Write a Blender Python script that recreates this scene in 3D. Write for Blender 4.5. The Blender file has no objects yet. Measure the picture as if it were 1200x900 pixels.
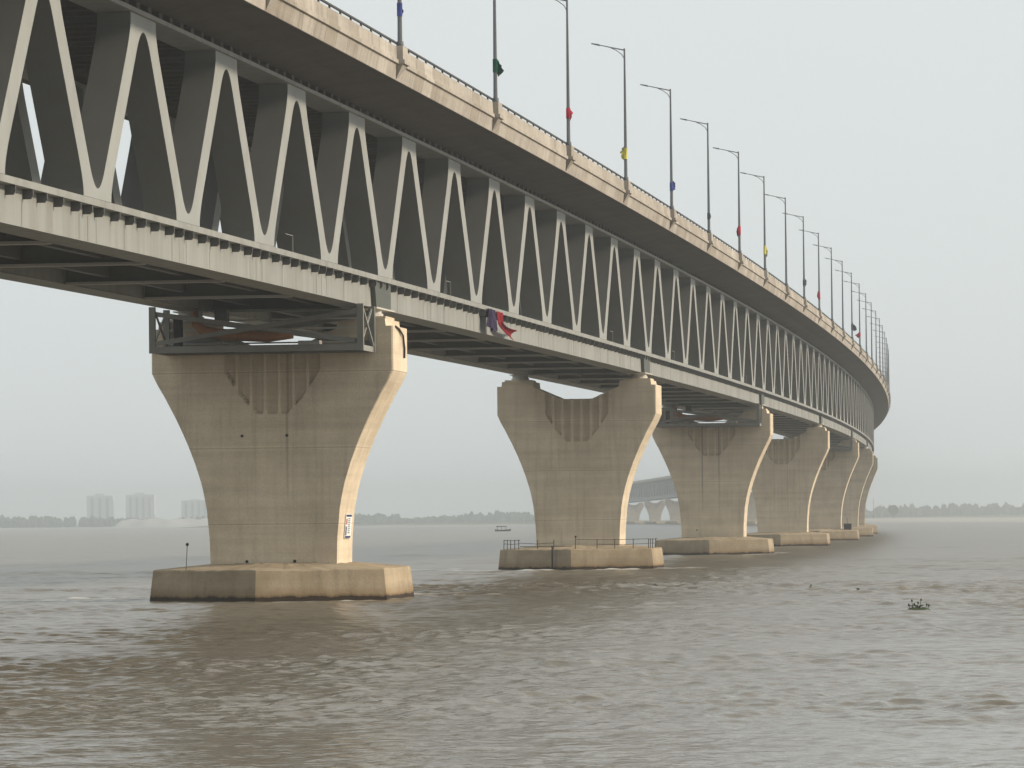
import bpy, math, random
import numpy as np
from mathutils import Vector, Matrix

random.seed(7)
rng = np.random.default_rng(7)
scene = bpy.context.scene
col = scene.collection

# ------------------------------------------------------------------ camera
CAM_H = 5.07
PITCH, ROLL = 0.0316008, -0.0104704
cam_data = bpy.data.cameras.new("camera")
cam_data.sensor_fit = 'HORIZONTAL'
cam_data.sensor_width = 36.0
cam_data.lens = 36.0 * 5000.0 / 1200.0
cam_data.clip_start = 0.5
cam_data.clip_end = 30000.0
cam = bpy.data.objects.new("camera", cam_data)
col.objects.link(cam)
cam.matrix_world = (Matrix.Translation((0, 0, CAM_H)) @ Matrix.Rotation(math.pi / 2 + PITCH, 4, 'X')
                    @ Matrix.Rotation(ROLL, 4, 'Z'))
scene.camera = cam

# ------------------------------------------------------------------ world, sun, exposure
SUN_EL, SUN_ROT = math.radians(26), math.radians(90)
world = bpy.data.worlds.new("World")
scene.world = world
world.use_nodes = True
wn, wl = world.node_tree.nodes, world.node_tree.links
wn.clear()
sky = wn.new('ShaderNodeTexSky')
sky.sky_type = 'NISHITA'
sky.sun_disc = False
sky.sun_elevation = SUN_EL
sky.sun_rotation = SUN_ROT
sky.air_density = 1.6
sky.dust_density = 6.0
sky.ozone_density = 1.0
hsv = wn.new('ShaderNodeHueSaturation')
hsv.inputs['Saturation'].default_value = 0.16
hsv.inputs['Value'].default_value = 1.0
bg = wn.new('ShaderNodeBackground')
bg.inputs['Strength'].default_value = 0.12
wo = wn.new('ShaderNodeOutputWorld')
wl.new(sky.outputs[0], hsv.inputs['Color'])
veil = wn.new('ShaderNodeMix')           # the milky layer of haze high over the river
veil.data_type = 'RGBA'
veil.inputs[0].default_value = 0.88
veil.inputs[7].default_value = (6.75, 7.15, 7.15, 1)
wl.new(hsv.outputs[0], veil.inputs[6])
wl.new(veil.outputs[2], bg.inputs['Color'])
wl.new(bg.outputs[0], wo.inputs['Surface'])

sun_data = bpy.data.lights.new("sun", 'SUN')
sun_data.energy = 4.2
sun_data.angle = math.radians(6.0)
sun_data.color = (1.0, 0.86, 0.68)
sun = bpy.data.objects.new("sun", sun_data)
col.objects.link(sun)
sd = Vector((math.sin(SUN_ROT) * math.cos(SUN_EL), math.cos(SUN_ROT) * math.cos(SUN_EL), math.sin(SUN_EL)))
sun.rotation_euler = sd.to_track_quat('Z', 'Y').to_euler()
sun.location = sd * 200

vs = scene.view_settings
vs.view_transform = 'Standard'
vs.look = 'None'
vs.exposure = 0.0
vs.gamma = 1.0
vs.use_curve_mapping = False
cy = scene.cycles
cy.use_denoising = True
cy.max_bounces = 6
cy.diffuse_bounces = 3
cy.glossy_bounces = 3
cy.transmission_bounces = 2
cy.volume_bounces = 1
cy.use_adaptive_sampling = True
cy.adaptive_threshold = 0.015

# ------------------------------------------------------------------ helpers
class MB:
    """collects vertices and faces; build() links them as one mesh object"""
    def __init__(self):
        self.v, self.f = [], []
    def quad_grid(self, pts):          # pts[i][j] -> vector
        n, m = len(pts), len(pts[0])
        b = len(self.v)
        for r in pts:
            self.v.extend([tuple(p) for p in r])
        for i in range(n - 1):
            for j in range(m - 1):
                self.f.append((b + i * m + j, b + i * m + j + 1, b + (i + 1) * m + j + 1, b + (i + 1) * m + j))
        return b
    def box(self, x0, x1, y0, y1, z0, z1, M=None):
        b = len(self.v)
        for z in (z0, z1):
            for p in ((x0, y0), (x1, y0), (x1, y1), (x0, y1)):
                q = Vector((p[0], p[1], z))
                self.v.append(tuple(M @ q if M else q))
        for f in ((0, 3, 2, 1), (4, 5, 6, 7), (0, 1, 5, 4), (1, 2, 6, 5), (2, 3, 7, 6), (3, 0, 4, 7)):
            self.f.append(tuple(b + i for i in f))
        return self
    def bar(self, a, c, w, h):         # rectangular bar from a to c
        a, c = Vector(a), Vector(c)
        d = (c - a).normalized()
        up = Vector((0, 0, 1)) if abs(d.z) < 0.95 else Vector((0, 1, 0))
        s = d.cross(up).normalized()
        u = s.cross(d).normalized()
        b = len(self.v)
        for p in (a, c):
            for i, j in ((-1, -1), (1, -1), (1, 1), (-1, 1)):
                self.v.append(tuple(p + s * (i * w / 2) + u * (j * h / 2)))
        for f in ((0, 3, 2, 1), (4, 5, 6, 7), (0, 1, 5, 4), (1, 2, 6, 5), (2, 3, 7, 6), (3, 0, 4, 7)):
            self.f.append(tuple(b + i for i in f))
        return self
    def tube(self, pts, radii, n=8):
        pts = [Vector(p) for p in pts]
        if not hasattr(radii, '__len__'):
            radii = [radii] * len(pts)
        b = len(self.v)
        for i, p in enumerate(pts):
            d = (pts[min(i + 1, len(pts) - 1)] - pts[max(i - 1, 0)]).normalized()
            up = Vector((0, 0, 1)) if abs(d.z) < 0.95 else Vector((0, 1, 0))
            s = d.cross(up).normalized()
            u = s.cross(d).normalized()
            for k in range(n):
                a = 2 * math.pi * k / n
                self.v.append(tuple(p + s * (radii[i] * math.cos(a)) + u * (radii[i] * math.sin(a))))
        for i in range(len(pts) - 1):
            for k in range(n):
                k2 = (k + 1) % n
                self.f.append((b + i * n + k, b + i * n + k2, b + (i + 1) * n + k2, b + (i + 1) * n + k))
        self.f.append(tuple(b + k for k in reversed(range(n))))
        e = b + (len(pts) - 1) * n
        self.f.append(tuple(e + k for k in range(n)))
        return self
    def prism(self, poly, lo, hi, axis='x'):     # poly = [(a, b)...] extruded along an axis
        b = len(self.v)
        n = len(poly)
        for t in (lo, hi):
            for a, c in poly:
                self.v.append((t, a, c) if axis == 'x' else (a, t, c) if axis == 'y' else (a, c, t))
        self.f.append(tuple(b + i for i in range(n)))
        self.f.append(tuple(b + n + i for i in reversed(range(n))))
        for i in range(n):
            j = (i + 1) % n
            self.f.append((b + j, b + i, b + n + i, b + n + j))
        return self
    def ball(self, c, r, seg=8, ring=6, sz=1.0):
        c = Vector(c)
        pts = []
        for i in range(ring + 1):
            t = math.pi * i / ring
            pts.append([c + Vector((r * math.sin(t) * math.cos(2 * math.pi * j / seg),
                                    r * math.sin(t) * math.sin(2 * math.pi * j / seg), -r * sz * math.cos(t)))
                        for j in range(seg + 1)])
        self.quad_grid(pts)
        return self
    def mesh(self, name, mat, smooth=False):
        me = bpy.data.meshes.new(name)
        me.from_pydata(self.v, [], self.f)
        me.materials.append(mat)
        me.update()
        if smooth:
            me.polygons.foreach_set('use_smooth', [True] * len(me.polygons))
        return me
    def build(self, name, mat, parent=None, smooth=False, kind=None):
        return obj(name, self.mesh(name, mat, smooth), parent, kind=kind)

def obj(name, me, parent=None, loc=(0, 0, 0), rot=(0, 0, 0), kind=None):
    o = bpy.data.objects.new(name, me)
    col.objects.link(o)
    o.parent = parent
    o.location = loc
    o.rotation_euler = rot
    if kind:
        o['kind'] = kind
    return o

def empty(name, loc, rz=0.0):
    o = bpy.data.objects.new(name, None)
    col.objects.link(o)
    o.empty_display_size = 1.0
    o.location = loc
    o.rotation_euler = (0, 0, rz)
    return o

def tag(o, label=None, cat=None, group=None, kind=None):
    if label: o['label'] = label
    if cat: o['category'] = cat
    if group: o['group'] = group
    if kind: o['kind'] = kind
    return o

# ------------------------------------------------------------------ bridge alignment (a long left-hand curve)
X0, Y0, TH, K1, K2 = -8.160605, 277.100759, 1.4195555, 6.94351e-05, 3.90837e-09
PANEL, SPAN = 18.75, 150.0
LC = -6.93                      # lateral centre; lateral 0 is the outer face of the near truss
S_MIN, S_MAX = -150.0, 3600.0
_ds = 0.5
_sg = np.arange(-400, 4200 + _ds, _ds)
_th = TH + K1 * _sg + K2 * _sg ** 2 / 2
_thm = (_th[1:] + _th[:-1]) / 2
_X = np.concatenate([[0], np.cumsum(np.cos(_thm) * _ds)])
_Y = np.concatenate([[0], np.cumsum(np.sin(_thm) * _ds)])
_i0 = int(400 / _ds)
_X += X0 - _X[_i0]
_Y += Y0 - _Y[_i0]
def heading(s): return TH + K1 * s + K2 * s * s / 2
def zz(s):
    z = 20.86267 + 0.0045517559 * s - 1.1639325e-06 * s * s
    if s > 1000: z -= 3.8 * ((s - 1000) / 2100.0) ** 2
    return z
ZB0 = zz(0)
def P(s, l, z):
    x, y, t = np.interp(s, _sg, _X), np.interp(s, _sg, _Y), heading(s)
    return Vector((x + l * math.sin(t), y - l * math.cos(t), z))
def rotz(s): return heading(s) - math.pi / 2
def frame(s, l=0.0, z=0.0):      # local x = lateral (to the right), y = along the bridge
    return Matrix.Translation(P(s, l, z)) @ Matrix.Rotation(rotz(s), 4, 'Z')
BASE = P(0, LC, 0)               # where the bridge's Empty stands

# ------------------------------------------------------------------ materials
def new_mat(name):
    m = bpy.data.materials.new(name)
    m.use_nodes = True
    nt = m.node_tree
    b = nt.nodes['Principled BSDF']
    return m, nt, b
def N(nt, t, **kw):
    n = nt.nodes.new(t)
    for k, v in kw.items():
        if k in n.inputs: n.inputs[k].default_value = v
        else: setattr(n, k, v)
    return n
def coords(nt, scale, rnd=True):
    g = N(nt, 'ShaderNodeTexCoord')
    mp = N(nt, 'ShaderNodeMapping')
    mp.inputs['Scale'].default_value = scale
    nt.links.new(g.outputs['Object'], mp.inputs['Vector'])
    if rnd:
        oi = N(nt, 'ShaderNodeObjectInfo')
        ml = N(nt, 'ShaderNodeMath', operation='MULTIPLY')
        ml.inputs[1].default_value = 173.0
        nt.links.new(oi.outputs['Random'], ml.inputs[0])
        cb = N(nt, 'ShaderNodeCombineXYZ')
        nt.links.new(ml.outputs[0], cb.inputs[0])
        nt.links.new(ml.outputs[0], cb.inputs[1])
        nt.links.new(cb.outputs[0], mp.inputs['Location'])
    return mp
def ramp(nt, src, stops):
    r = N(nt, 'ShaderNodeValToRGB')
    els = r.color_ramp.elements
    while len(els) < len(stops): els.new(0.5)
    for e, (p, c) in zip(els, stops):
        e.position = p
        e.color = (*c, 1) if len(c) == 3 else c
    nt.links.new(src, r.inputs['Fac'])
    return r
def mix(nt, mode, fac, a, b):
    n = N(nt, 'ShaderNodeMix', data_type='RGBA', blend_type=mode)
    for k, v in ((0, fac), (6, a), (7, b)):
        if isinstance(v, (int, float)): n.inputs[k].default_value = v
        elif isinstance(v, tuple): n.inputs[k].default_value = (*v, 1)
        else: nt.links.new(v, n.inputs[k])
    return n.outputs[2]
def g(v): return (v, v, v)

def concrete(name, base, stain, streak=0.5, wet=False, drips=False, lines=None, rnd_tint=0.0, fine=1.0, rough=0.9):
    m, nt, b = new_mat(name)
    n1 = N(nt, 'ShaderNodeTexNoise', Scale=0.35, Detail=6.0, Roughness=0.65)
    nt.links.new(coords(nt, (1, 1, 1)).outputs[0], n1.inputs['Vector'])
    c = mix(nt, 'MIX', ramp(nt, n1.outputs['Fac'], [(0.32, g(0)), (0.72, g(1))]).outputs[0], base, stain)
    # pour bands, long in the horizontal
    n4 = N(nt, 'ShaderNodeTexNoise', Scale=1.0, Detail=4.0, Roughness=0.6)
    nt.links.new(coords(nt, (0.06, 0.06, 1.4)).outputs[0], n4.inputs['Vector'])
    c = mix(nt, 'MULTIPLY', 0.55, c, ramp(nt, n4.outputs['Fac'], [(0.3, g(0.72)), (0.65, g(1.06))]).outputs[0])
    # run-off streaks, long in the vertical
    n2 = N(nt, 'ShaderNodeTexNoise', Scale=1.0, Detail=5.0, Roughness=0.7)
    nt.links.new(coords(nt, (1.3, 1.3, 0.07)).outputs[0], n2.inputs['Vector'])
    c = mix(nt, 'MULTIPLY', streak, c, ramp(nt, n2.outputs['Fac'], [(0.28, g(0.5)), (0.46, g(0.95)), (0.75, g(1.12))]).outputs[0])
    n3 = N(nt, 'ShaderNodeTexNoise', Scale=9.0 * fine, Detail=3.0)
    nt.links.new(coords(nt, (1, 1, 1)).outputs[0], n3.inputs['Vector'])
    c = mix(nt, 'MULTIPLY', 0.4, c, ramp(nt, n3.outputs['Fac'], [(0.3, g(0.8)), (0.7, g(1.1))]).outputs[0])
    if rnd_tint:
        oi = N(nt, 'ShaderNodeObjectInfo')
        c = mix(nt, 'MULTIPLY', rnd_tint, c, ramp(nt, oi.outputs['Random'], [(0.0, (0.66, 0.62, 0.56)), (0.55, g(1.0)), (0.82, g(1.05)), (0.9, g(1.2))]).outputs[0])
    tc = N(nt, 'ShaderNodeTexCoord')
    sp = N(nt, 'ShaderNodeSeparateXYZ')
    nt.links.new(tc.outputs['Object'], sp.inputs[0])
    if lines:
        md = N(nt, 'ShaderNodeMath', operation='PINGPONG')
        md.inputs[1].default_value = lines
        nt.links.new(sp.outputs[2], md.inputs[0])
        c = mix(nt, 'MULTIPLY', 0.8, c, ramp(nt, md.outputs[0], [(0.0, g(0.72)), (0.035, g(0.8)), (0.05, g(1.12)), (0.16, g(1.0))]).outputs[0])
    if drips:      # thin dark run-off lines below the fluted saddle
        oi = N(nt, 'ShaderNodeObjectInfo')
        nz = N(nt, 'ShaderNodeTexNoise', Scale=1.0, Detail=3.0)
        nt.links.new(coords(nt, (0.25, 0.0, 0.22)).outputs[0], nz.inputs['Vector'])
        sc_ = N(nt, 'ShaderNodeSeparateColor')
        nt.links.new(oi.outputs['Color'], sc_.inputs[0])
        for ch, xo in enumerate((-1.28, 0.96)):
            sb = N(nt, 'ShaderNodeMath', operation='SUBTRACT')
            nt.links.new(sp.outputs[0], sb.inputs[0]); sb.inputs[1].default_value = xo
            ab = N(nt, 'ShaderNodeMath', operation='ABSOLUTE')
            nt.links.new(sb.outputs[0], ab.inputs[0])
            fl = ramp(nt, ab.outputs[0], [(0.03, g(1)), (0.13, g(0))])
            zr = N(nt, 'ShaderNodeMapRange')
            zr.inputs[1].default_value, zr.inputs[2].default_value = 3.0, 12.0
            nt.links.new(sp.outputs[2], zr.inputs[0])
            av = N(nt, 'ShaderNodeMath', operation='MULTIPLY')
            nt.links.new(zr.outputs[0], av.inputs[0]); nt.links.new(nz.outputs['Fac'], av.inputs[1])
            a2 = ramp(nt, av.outputs[0], [(0.12, g(0)), (0.36, g(1))])
            a3 = N(nt, 'ShaderNodeMath', operation='MULTIPLY')
            nt.links.new(fl.outputs[0], a3.inputs[0]); nt.links.new(a2.outputs[0], a3.inputs[1])
            a4 = N(nt, 'ShaderNodeMath', operation='MULTIPLY')
            nt.links.new(a3.outputs[0], a4.inputs[0]); nt.links.new(sc_.outputs[ch], a4.inputs[1])
            c = mix(nt, 'MIX', a4.outputs[0], c, (0.2, 0.165, 0.125))
    if wet:
        ad = N(nt, 'ShaderNodeMath', operation='MULTIPLY_ADD')
        nw = N(nt, 'ShaderNodeTexNoise', Scale=1.1, Detail=4.0, Roughness=0.6)
        nt.links.new(coords(nt, (1, 1, 0.2)).outputs[0], nw.inputs['Vector'])
        nt.links.new(nw.outputs['Fac'], ad.inputs[0])
        ad.inputs[1].default_value = -0.52
        nt.links.new(sp.outputs[2], ad.inputs[2])
        c = mix(nt, 'MULTIPLY', 1.0, c, ramp(nt, ad.outputs[0], [(-0.0, (0.10, 0.08, 0.065)), (0.03, (0.45, 0.38, 0.3)), (0.2, (0.8, 0.73, 0.63)), (0.6, g(0.95)), (0.95, g(1.05))]).outputs[0])
    nt.links.new(c, b.inputs['Base Color'])
    b.inputs['Roughness'].default_value = rough
    b.inputs['Specular IOR Level'].default_value = 0.25
    bp = N(nt, 'ShaderNodeBump', Strength=0.35, Distance=0.04)
    nt.links.new(n3.outputs['Fac'], bp.inputs['Height'])
    nt.links.new(bp.outputs[0], b.inputs['Normal'])
    return m

def painted(name, base, dirt, amount=0.5, rough=0.55, vscale=0.25, metallic=0.0):
    m, nt, b = new_mat(name)
    n1 = N(nt, 'ShaderNodeTexNoise', Scale=1.0, Detail=5.0, Roughness=0.65)
    nt.links.new(coords(nt, (0.9, 0.9, vscale)).outputs[0], n1.inputs['Vector'])
    n2 = N(nt, 'ShaderNodeTexNoise', Scale=0.25, Detail=4.0)
    nt.links.new(coords(nt, (1, 1, 1)).outputs[0], n2.inputs['Vector'])
    c = mix(nt, 'MIX', ramp(nt, n1.outputs['Fac'], [(0.42, g(0)), (0.75, g(amount))]).outputs[0], base, dirt)
    c = mix(nt, 'MULTIPLY', 0.6, c, ramp(nt, n2.outputs['Fac'], [(0.3, g(0.85)), (0.7, g(1.08))]).outputs[0])
    nt.links.new(c, b.inputs['Base Color'])
    b.inputs['Roughness'].default_value = rough
    b.inputs['Metallic'].default_value = metallic
    b.inputs['Specular IOR Level'].default_value = 0.3
    return m

def plain(name, c, rough=0.8, var=0.25, scale=3.0):
    m, nt, b = new_mat(name)
    n1 = N(nt, 'ShaderNodeTexNoise', Scale=scale, Detail=3.0)
    nt.links.new(coords(nt, (1, 1, 1)).outputs[0], n1.inputs['Vector'])
    cc = mix(nt, 'MULTIPLY', var, c, ramp(nt, n1.outputs['Fac'], [(0.3, g(0.6)), (0.7, g(1.25))]).outputs[0])
    nt.links.new(cc, b.inputs['Base Color'])
    b.inputs['Roughness'].default_value = rough
    b.inputs['Specular IOR Level'].default_value = 0.2
    return m

M_PIER = concrete('pier_concrete', (0.69, 0.585, 0.44), (0.54, 0.445, 0.325), streak=0.45, lines=2.45, drips=True)
M_CAP = concrete('pile_cap_concrete', (0.40, 0.325, 0.225), (0.25, 0.19, 0.12), streak=0.55, wet=True)
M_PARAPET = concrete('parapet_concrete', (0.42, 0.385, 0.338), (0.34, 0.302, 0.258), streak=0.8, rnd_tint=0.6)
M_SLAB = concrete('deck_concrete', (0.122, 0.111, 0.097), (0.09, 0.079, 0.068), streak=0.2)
M_STEEL = painted('light_grey_steel_paint', (0.262, 0.268, 0.25), (0.165, 0.152, 0.13), 0.7, vscale=0.1)
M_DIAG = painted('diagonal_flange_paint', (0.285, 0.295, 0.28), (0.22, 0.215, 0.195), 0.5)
M_WEB = painted('diagonal_web_shade', (0.142, 0.143, 0.136), (0.125, 0.117, 0.102), 0.5, rough=0.4)  # darker grey puts the shade of the diagonals' side faces into the colour
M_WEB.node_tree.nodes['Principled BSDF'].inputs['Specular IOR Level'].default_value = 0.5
M_FLANGE = painted('beam_flange_lit', (0.46, 0.46, 0.44), (0.34, 0.33, 0.3), 0.4)  # pale colour stands in for light thrown up from the water
M_BEAM = painted('floor_beam_paint', (0.11, 0.11, 0.105), (0.08, 0.075, 0.07), 0.5)
M_COVER = painted('green_grey_plate', (0.075, 0.082, 0.07), (0.06, 0.057, 0.05), 0.6)
M_CAGE = painted('inspection_cage_paint', (0.21, 0.205, 0.185), (0.14, 0.13, 0.115), 0.5)
M_DARK = plain('dark_rubber', (0.03, 0.03, 0.03))
M_BLACK = plain('black_paint', (0.02, 0.02, 0.022), 0.6)
M_RAIL = plain('dark_rail_steel', (0.06, 0.06, 0.06), 0.6)
M_POLE = plain('lamp_post_grey', (0.10, 0.105, 0.11), 0.45)
M_HEAD = plain('lamp_head_grey', (0.16, 0.16, 0.165), 0.5)
M_BEARING = plain('bearing_steel', (0.5, 0.48, 0.43), 0.5)
M_ORANGE = plain('orange_paint', (0.42, 0.17, 0.05), 0.6)
M_WHITE = plain('white_paint', (0.75, 0.75, 0.72), 0.5, 0.1)
M_RAILDECK = concrete('rail_deck_concrete', (0.07, 0.068, 0.062), (0.05, 0.048, 0.045), streak=0.2)
def cloth_mat(name, c, c2=None):
    m, nt, b = new_mat(name)
    n1 = N(nt, 'ShaderNodeTexNoise', Scale=1.6, Detail=3.0)
    nt.links.new(coords(nt, (1, 1, 0.5)).outputs[0], n1.inputs['Vector'])
    cc = mix(nt, 'MIX', ramp(nt, n1.outputs['Fac'], [(0.42, g(0)), (0.6, g(1))]).outputs[0], c, c2 or tuple(x * 0.6 for x in c))
    nt.links.new(cc, b.inputs['Base Color'])
    b.inputs['Roughness'].default_value = 0.95
    b.inputs['Specular IOR Level'].default_value = 0.1
    return m
M_RED = cloth_mat('red_cloth', (0.20, 0.008, 0.018))
M_RED2 = cloth_mat('bright_red_cloth', (0.5, 0.03, 0.06))
M_PURPLE = cloth_mat('purple_cloth', (0.016, 0.009, 0.03), (0.05, 0.042, 0.08))
M_GREEN = cloth_mat('green_cloth', (0.01, 0.10, 0.06))
M_YELLOW = cloth_mat('yellow_cloth', (0.7, 0.62, 0.12))
M_BLUE = cloth_mat('blue_cloth', (0.07, 0.10, 0.34))
M_GREYCLOTH = cloth_mat('grey_cloth', (0.06, 0.07, 0.08))

# ------------------------------------------------------------------ water
def water_material():
    m, nt, b = new_mat('silty_river_water')
    tc = N(nt, 'ShaderNodeTexCoord')
    n1 = N(nt, 'ShaderNodeTexNoise', Scale=0.02, Detail=5.0, Roughness=0.6)
    nt.links.new(tc.outputs['Object'], n1.inputs['Vector'])
    c = ramp(nt, n1.outputs['Fac'], [(0.3, (0.118, 0.100, 0.073)), (0.7, (0.145, 0.124, 0.092))])
    fa = N(nt, 'ShaderNodeAttribute', attribute_name='foam')
    nt.links.new(mix(nt, 'MIX', fa.outputs['Fac'], c.outputs[0], (0.62, 0.6, 0.55)), b.inputs['Base Color'])
    # ripples too small for the mesh count as roughness
    an = N(nt, 'ShaderNodeAttribute', attribute_name='chop')
    mr = N(nt, 'ShaderNodeMath', operation='MULTIPLY_ADD')
    nt.links.new(an.outputs['Fac'], mr.inputs[0])
    mr.inputs[1].default_value, mr.inputs[2].default_value = 2.0, 0.03
    nt.links.new(mr.outputs[0], b.inputs['Roughness'])
    b.inputs['IOR'].default_value = 1.38
    h = None
    for sc, st in (((1.9, 3.2, 1), 0.04), ((6.0, 8.0, 1), 0.012)):
        mp = N(nt, 'ShaderNodeMapping')
        mp.inputs['Scale'].default_value = sc
        nt.links.new(tc.outputs['Object'], mp.inputs['Vector'])
        n = N(nt, 'ShaderNodeTexNoise', Scale=1.0, Detail=2.0, Roughness=0.5)
        nt.links.new(mp.outputs[0], n.inputs['Vector'])
        bp = N(nt, 'ShaderNodeBump', Strength=1.0, Distance=st)
        nt.links.new(n.outputs['Fac'], bp.inputs['Height'])
        if h: nt.links.new(h.outputs[0], bp.inputs['Normal'])
        h = bp
    nt.links.new(h.outputs[0], b.inputs['Normal'])
    return m
M_WATER = water_material()

def build_water():
    half, ncol = 0.158, 430
    ys = [68.0]
    while ys[-1] < 1500: ys.append(ys[-1] + ys[-1] * (0.0012 if ys[-1] < 430 else 0.0021 if ys[-1] < 900 else 0.006))
    ys = np.array(ys)
    t = np.linspace(-1, 1, ncol)
    Yg = np.repeat(ys[:, None], ncol, 1)
    Xg = t[None, :] * half * Yg
    res = Yg * (0.00112 + 0.0009 * np.clip((Yg - 400) / 100, 0, 1) + 0.004 * np.clip((Yg - 850) / 200, 0, 1))
    mid = 1 + 0.8 * np.clip((Yg - 130) / 140, 0, 1)      # choppier out in the stream than by the near bank
    Z = np.zeros_like(Yg)
    DX = np.zeros_like(Yg)
    DY = np.zeros_like(Yg)
    # patches of rougher and calmer water
    patch = np.zeros_like(Yg)
    for _ in range(9):
        a, lam = rng.uniform(0, 2 * math.pi), rng.uniform(18, 70)
        patch += np.sin(2 * math.pi * (Xg * math.cos(a) * 0.5 + Yg * math.sin(a)) / lam + rng.uniform(0, 6.28))
    patch = np.clip(1.0 + 0.17 * patch, 0.5, 1.7)
    for k in range(0, 6):                 # the current piles up round the pile caps
        c = P(SPAN * k, LC, 0)
        d = np.hypot(Xg - c.x + 3, (Yg - c.y) * 0.8)
        patch *= 1 + 0.35 * np.exp(-((d - 10) / 9.0) ** 2)
    unresolved = np.zeros_like(Yg)
    total = 0.0
    for i in range(90):
        lam = 0.32 * (8.0 / 0.32) ** ((i / 89.0) ** 1.15) * rng.uniform(0.93, 1.07)
        a = math.radians(-78) + rng.normal(0, 0.8)
        if i % 4 == 0: a = rng.uniform(0, 2 * math.pi)
        slope = 0.0262 * (1.0 if lam < 1.0 else (1.0 / lam) ** 0.55)
        amp = slope * lam / (2 * math.pi)
        k = 2 * math.pi / lam
        ph = k * (Xg * math.cos(a) + Yg * math.sin(a)) + rng.uniform(0, 6.28)
        fade = np.clip((lam / res - 2.2) / 2.2, 0, 1)
        unresolved += slope ** 2 * (1 - fade ** 2) / 2
        w = fade * amp * (mid if 0.9 < lam < 5 else 1.0)
        Z += w * np.cos(ph)
        DX -= 0.9 * w * math.cos(a) * np.sin(ph)
        DY -= 0.9 * w * math.sin(a) * np.sin(ph)
    edge = np.clip((1 - np.abs(t)) / 0.04, 0, 1)[None, :] * np.clip((ys - ys[0]) / 4, 0, 1)[:, None] * np.clip((ys[-1] - ys) / 250, 0, 1)[:, None]
    f = edge * patch
    caps = np.zeros_like(Yg)
    for k in range(0, 5):
        c = P(SPAN * k, LC, 0)
        d = np.hypot(Xg - c.x + 2, (Yg - c.y) * 0.9)
        caps += np.exp(-((d - 12) / 5.0) ** 2)
    zf = Z * f
    foam = np.clip((zf - 0.13 + 0.075 * np.clip(caps, 0, 1)) / 0.05, 0, 1) * (0.06 + 0.94 * np.clip(caps, 0, 1))
    chop = np.sqrt(unresolved + 0.0 * f)
    V = np.stack([Xg + DX * f, Yg + DY * f, Z * f], -1).reshape(-1, 3)
    n, m = Yg.shape
    idx = np.arange(n * m).reshape(n, m)
    Q = np.stack([idx[:-1, :-1], idx[:-1, 1:], idx[1:, 1:], idx[1:, :-1]], -1).reshape(-1, 4)
    XF, YN, YF = 3400.0, -500.0, 7400.0
    # the calm sheet all round, butting on the rippled field
    x1, x2 = half * ys[0], half * ys[-1]
    b = len(V)
    extra = [(-XF, YN, 0), (XF, YN, 0), (-XF, YF, 0), (XF, YF, 0)]
    V = np.concatenate([V, np.array(extra)])
    chop = np.concatenate([chop.ravel(), np.full(4, chop.max())])
    foam = np.concatenate([foam.ravel(), np.zeros(4)])
    me = bpy.data.meshes.new('water')
    A, B, C, D = idx[0, 0], idx[0, -1], idx[-1, -1], idx[-1, 0]
    sheets = [(b, b + 1, B, A), (b + 1, b + 3, C, B), (b + 3, b + 2, D, C), (b + 2, b, A, D)]
    faces = np.concatenate([Q, np.array(sheets)])
    me.vertices.add(len(V))
    me.vertices.foreach_set('co', V.astype(np.float32).ravel())
    me.loops.add(faces.size)
    me.loops.foreach_set('vertex_index', faces.astype(np.int32).ravel())
    me.polygons.add(len(faces))
    me.polygons.foreach_set('loop_start', np.arange(0, faces.size, 4, dtype=np.int32))
    me.polygons.foreach_set('use_smooth', np.ones(len(faces), dtype=bool))
    me.materials.append(M_WATER)
    me.update(calc_edges=True)
    at = me.attributes.new('chop', 'FLOAT', 'POINT')
    at.data.foreach_set('value', chop.astype(np.float32))
    at = me.attributes.new('foam', 'FLOAT', 'POINT')
    at.data.foreach_set('value', foam.astype(np.float32))
    return obj('water', me, kind='structure')
build_water()

# ------------------------------------------------------------------ far banks
M_SAND = plain('pale_sand', (0.36, 0.345, 0.315), 0.95, 0.4, 0.02)
M_BANK = plain('green_bank', (0.10, 0.11, 0.06), 0.95, 0.5, 0.02)
M_FAR_LEAF = plain('far_foliage', (0.045, 0.065, 0.032), 0.95, 0.6, 0.05)
def land(name, x0, x1, y0, y1, h, mat, seed, nx=60, ny=10):
    r = np.random.default_rng(seed)
    ph = r.uniform(0, 6.28, 8)
    pts = []
    for j in range(ny + 1):
        v = j / ny
        row = []
        for i in range(nx + 1):
            u = i / nx
            x = x0 + (x1 - x0) * u
            wob = sum(math.sin(u * (5 + 4 * q) + ph[q]) / (1 + q) for q in range(5))
            y = y0 + (y1 - y0) * v + wob * (y1 - y0) * 0.05 * (1 - v)
            e = min(1, u / 0.06, (1 - u) / 0.06)
            z = -0.4 + (h + 0.4) * min(1.0, v * 3.0) ** 0.7 * (0.75 + 0.2 * math.sin(u * 23 + ph[6]) * math.sin(v * 7 + ph[7])) * max(e, 0)
            row.append((x, y, z))
        pts.append(row)
    mb = MB()
    mb.quad_grid(pts)
    return mb.build(name, mat, smooth=True, kind='structure')
land('far_bank_terrain', -1500, 240, 5450, 7200, 3.0, M_BANK, 1)
land('sandbank_terrain', -500, -370, 5300, 5440, 11.0, M_SAND, 2, 30, 8)
land('middle_bank_terrain', -330, 190, 3860, 4600, 2.0, M_BANK, 3)
land('river_sandbar_terrain', -230, 110, 3560, 3640, 0.9, M_SAND, 5, 40, 6)
land('right_sandbank_terrain', 255, 1500, 2450, 4300, 2.0, M_SAND, 4, 60, 12)
land('right_bank_terrain', 250, 1500, 4310, 7200, 3.5, M_BANK, 6)

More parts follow.
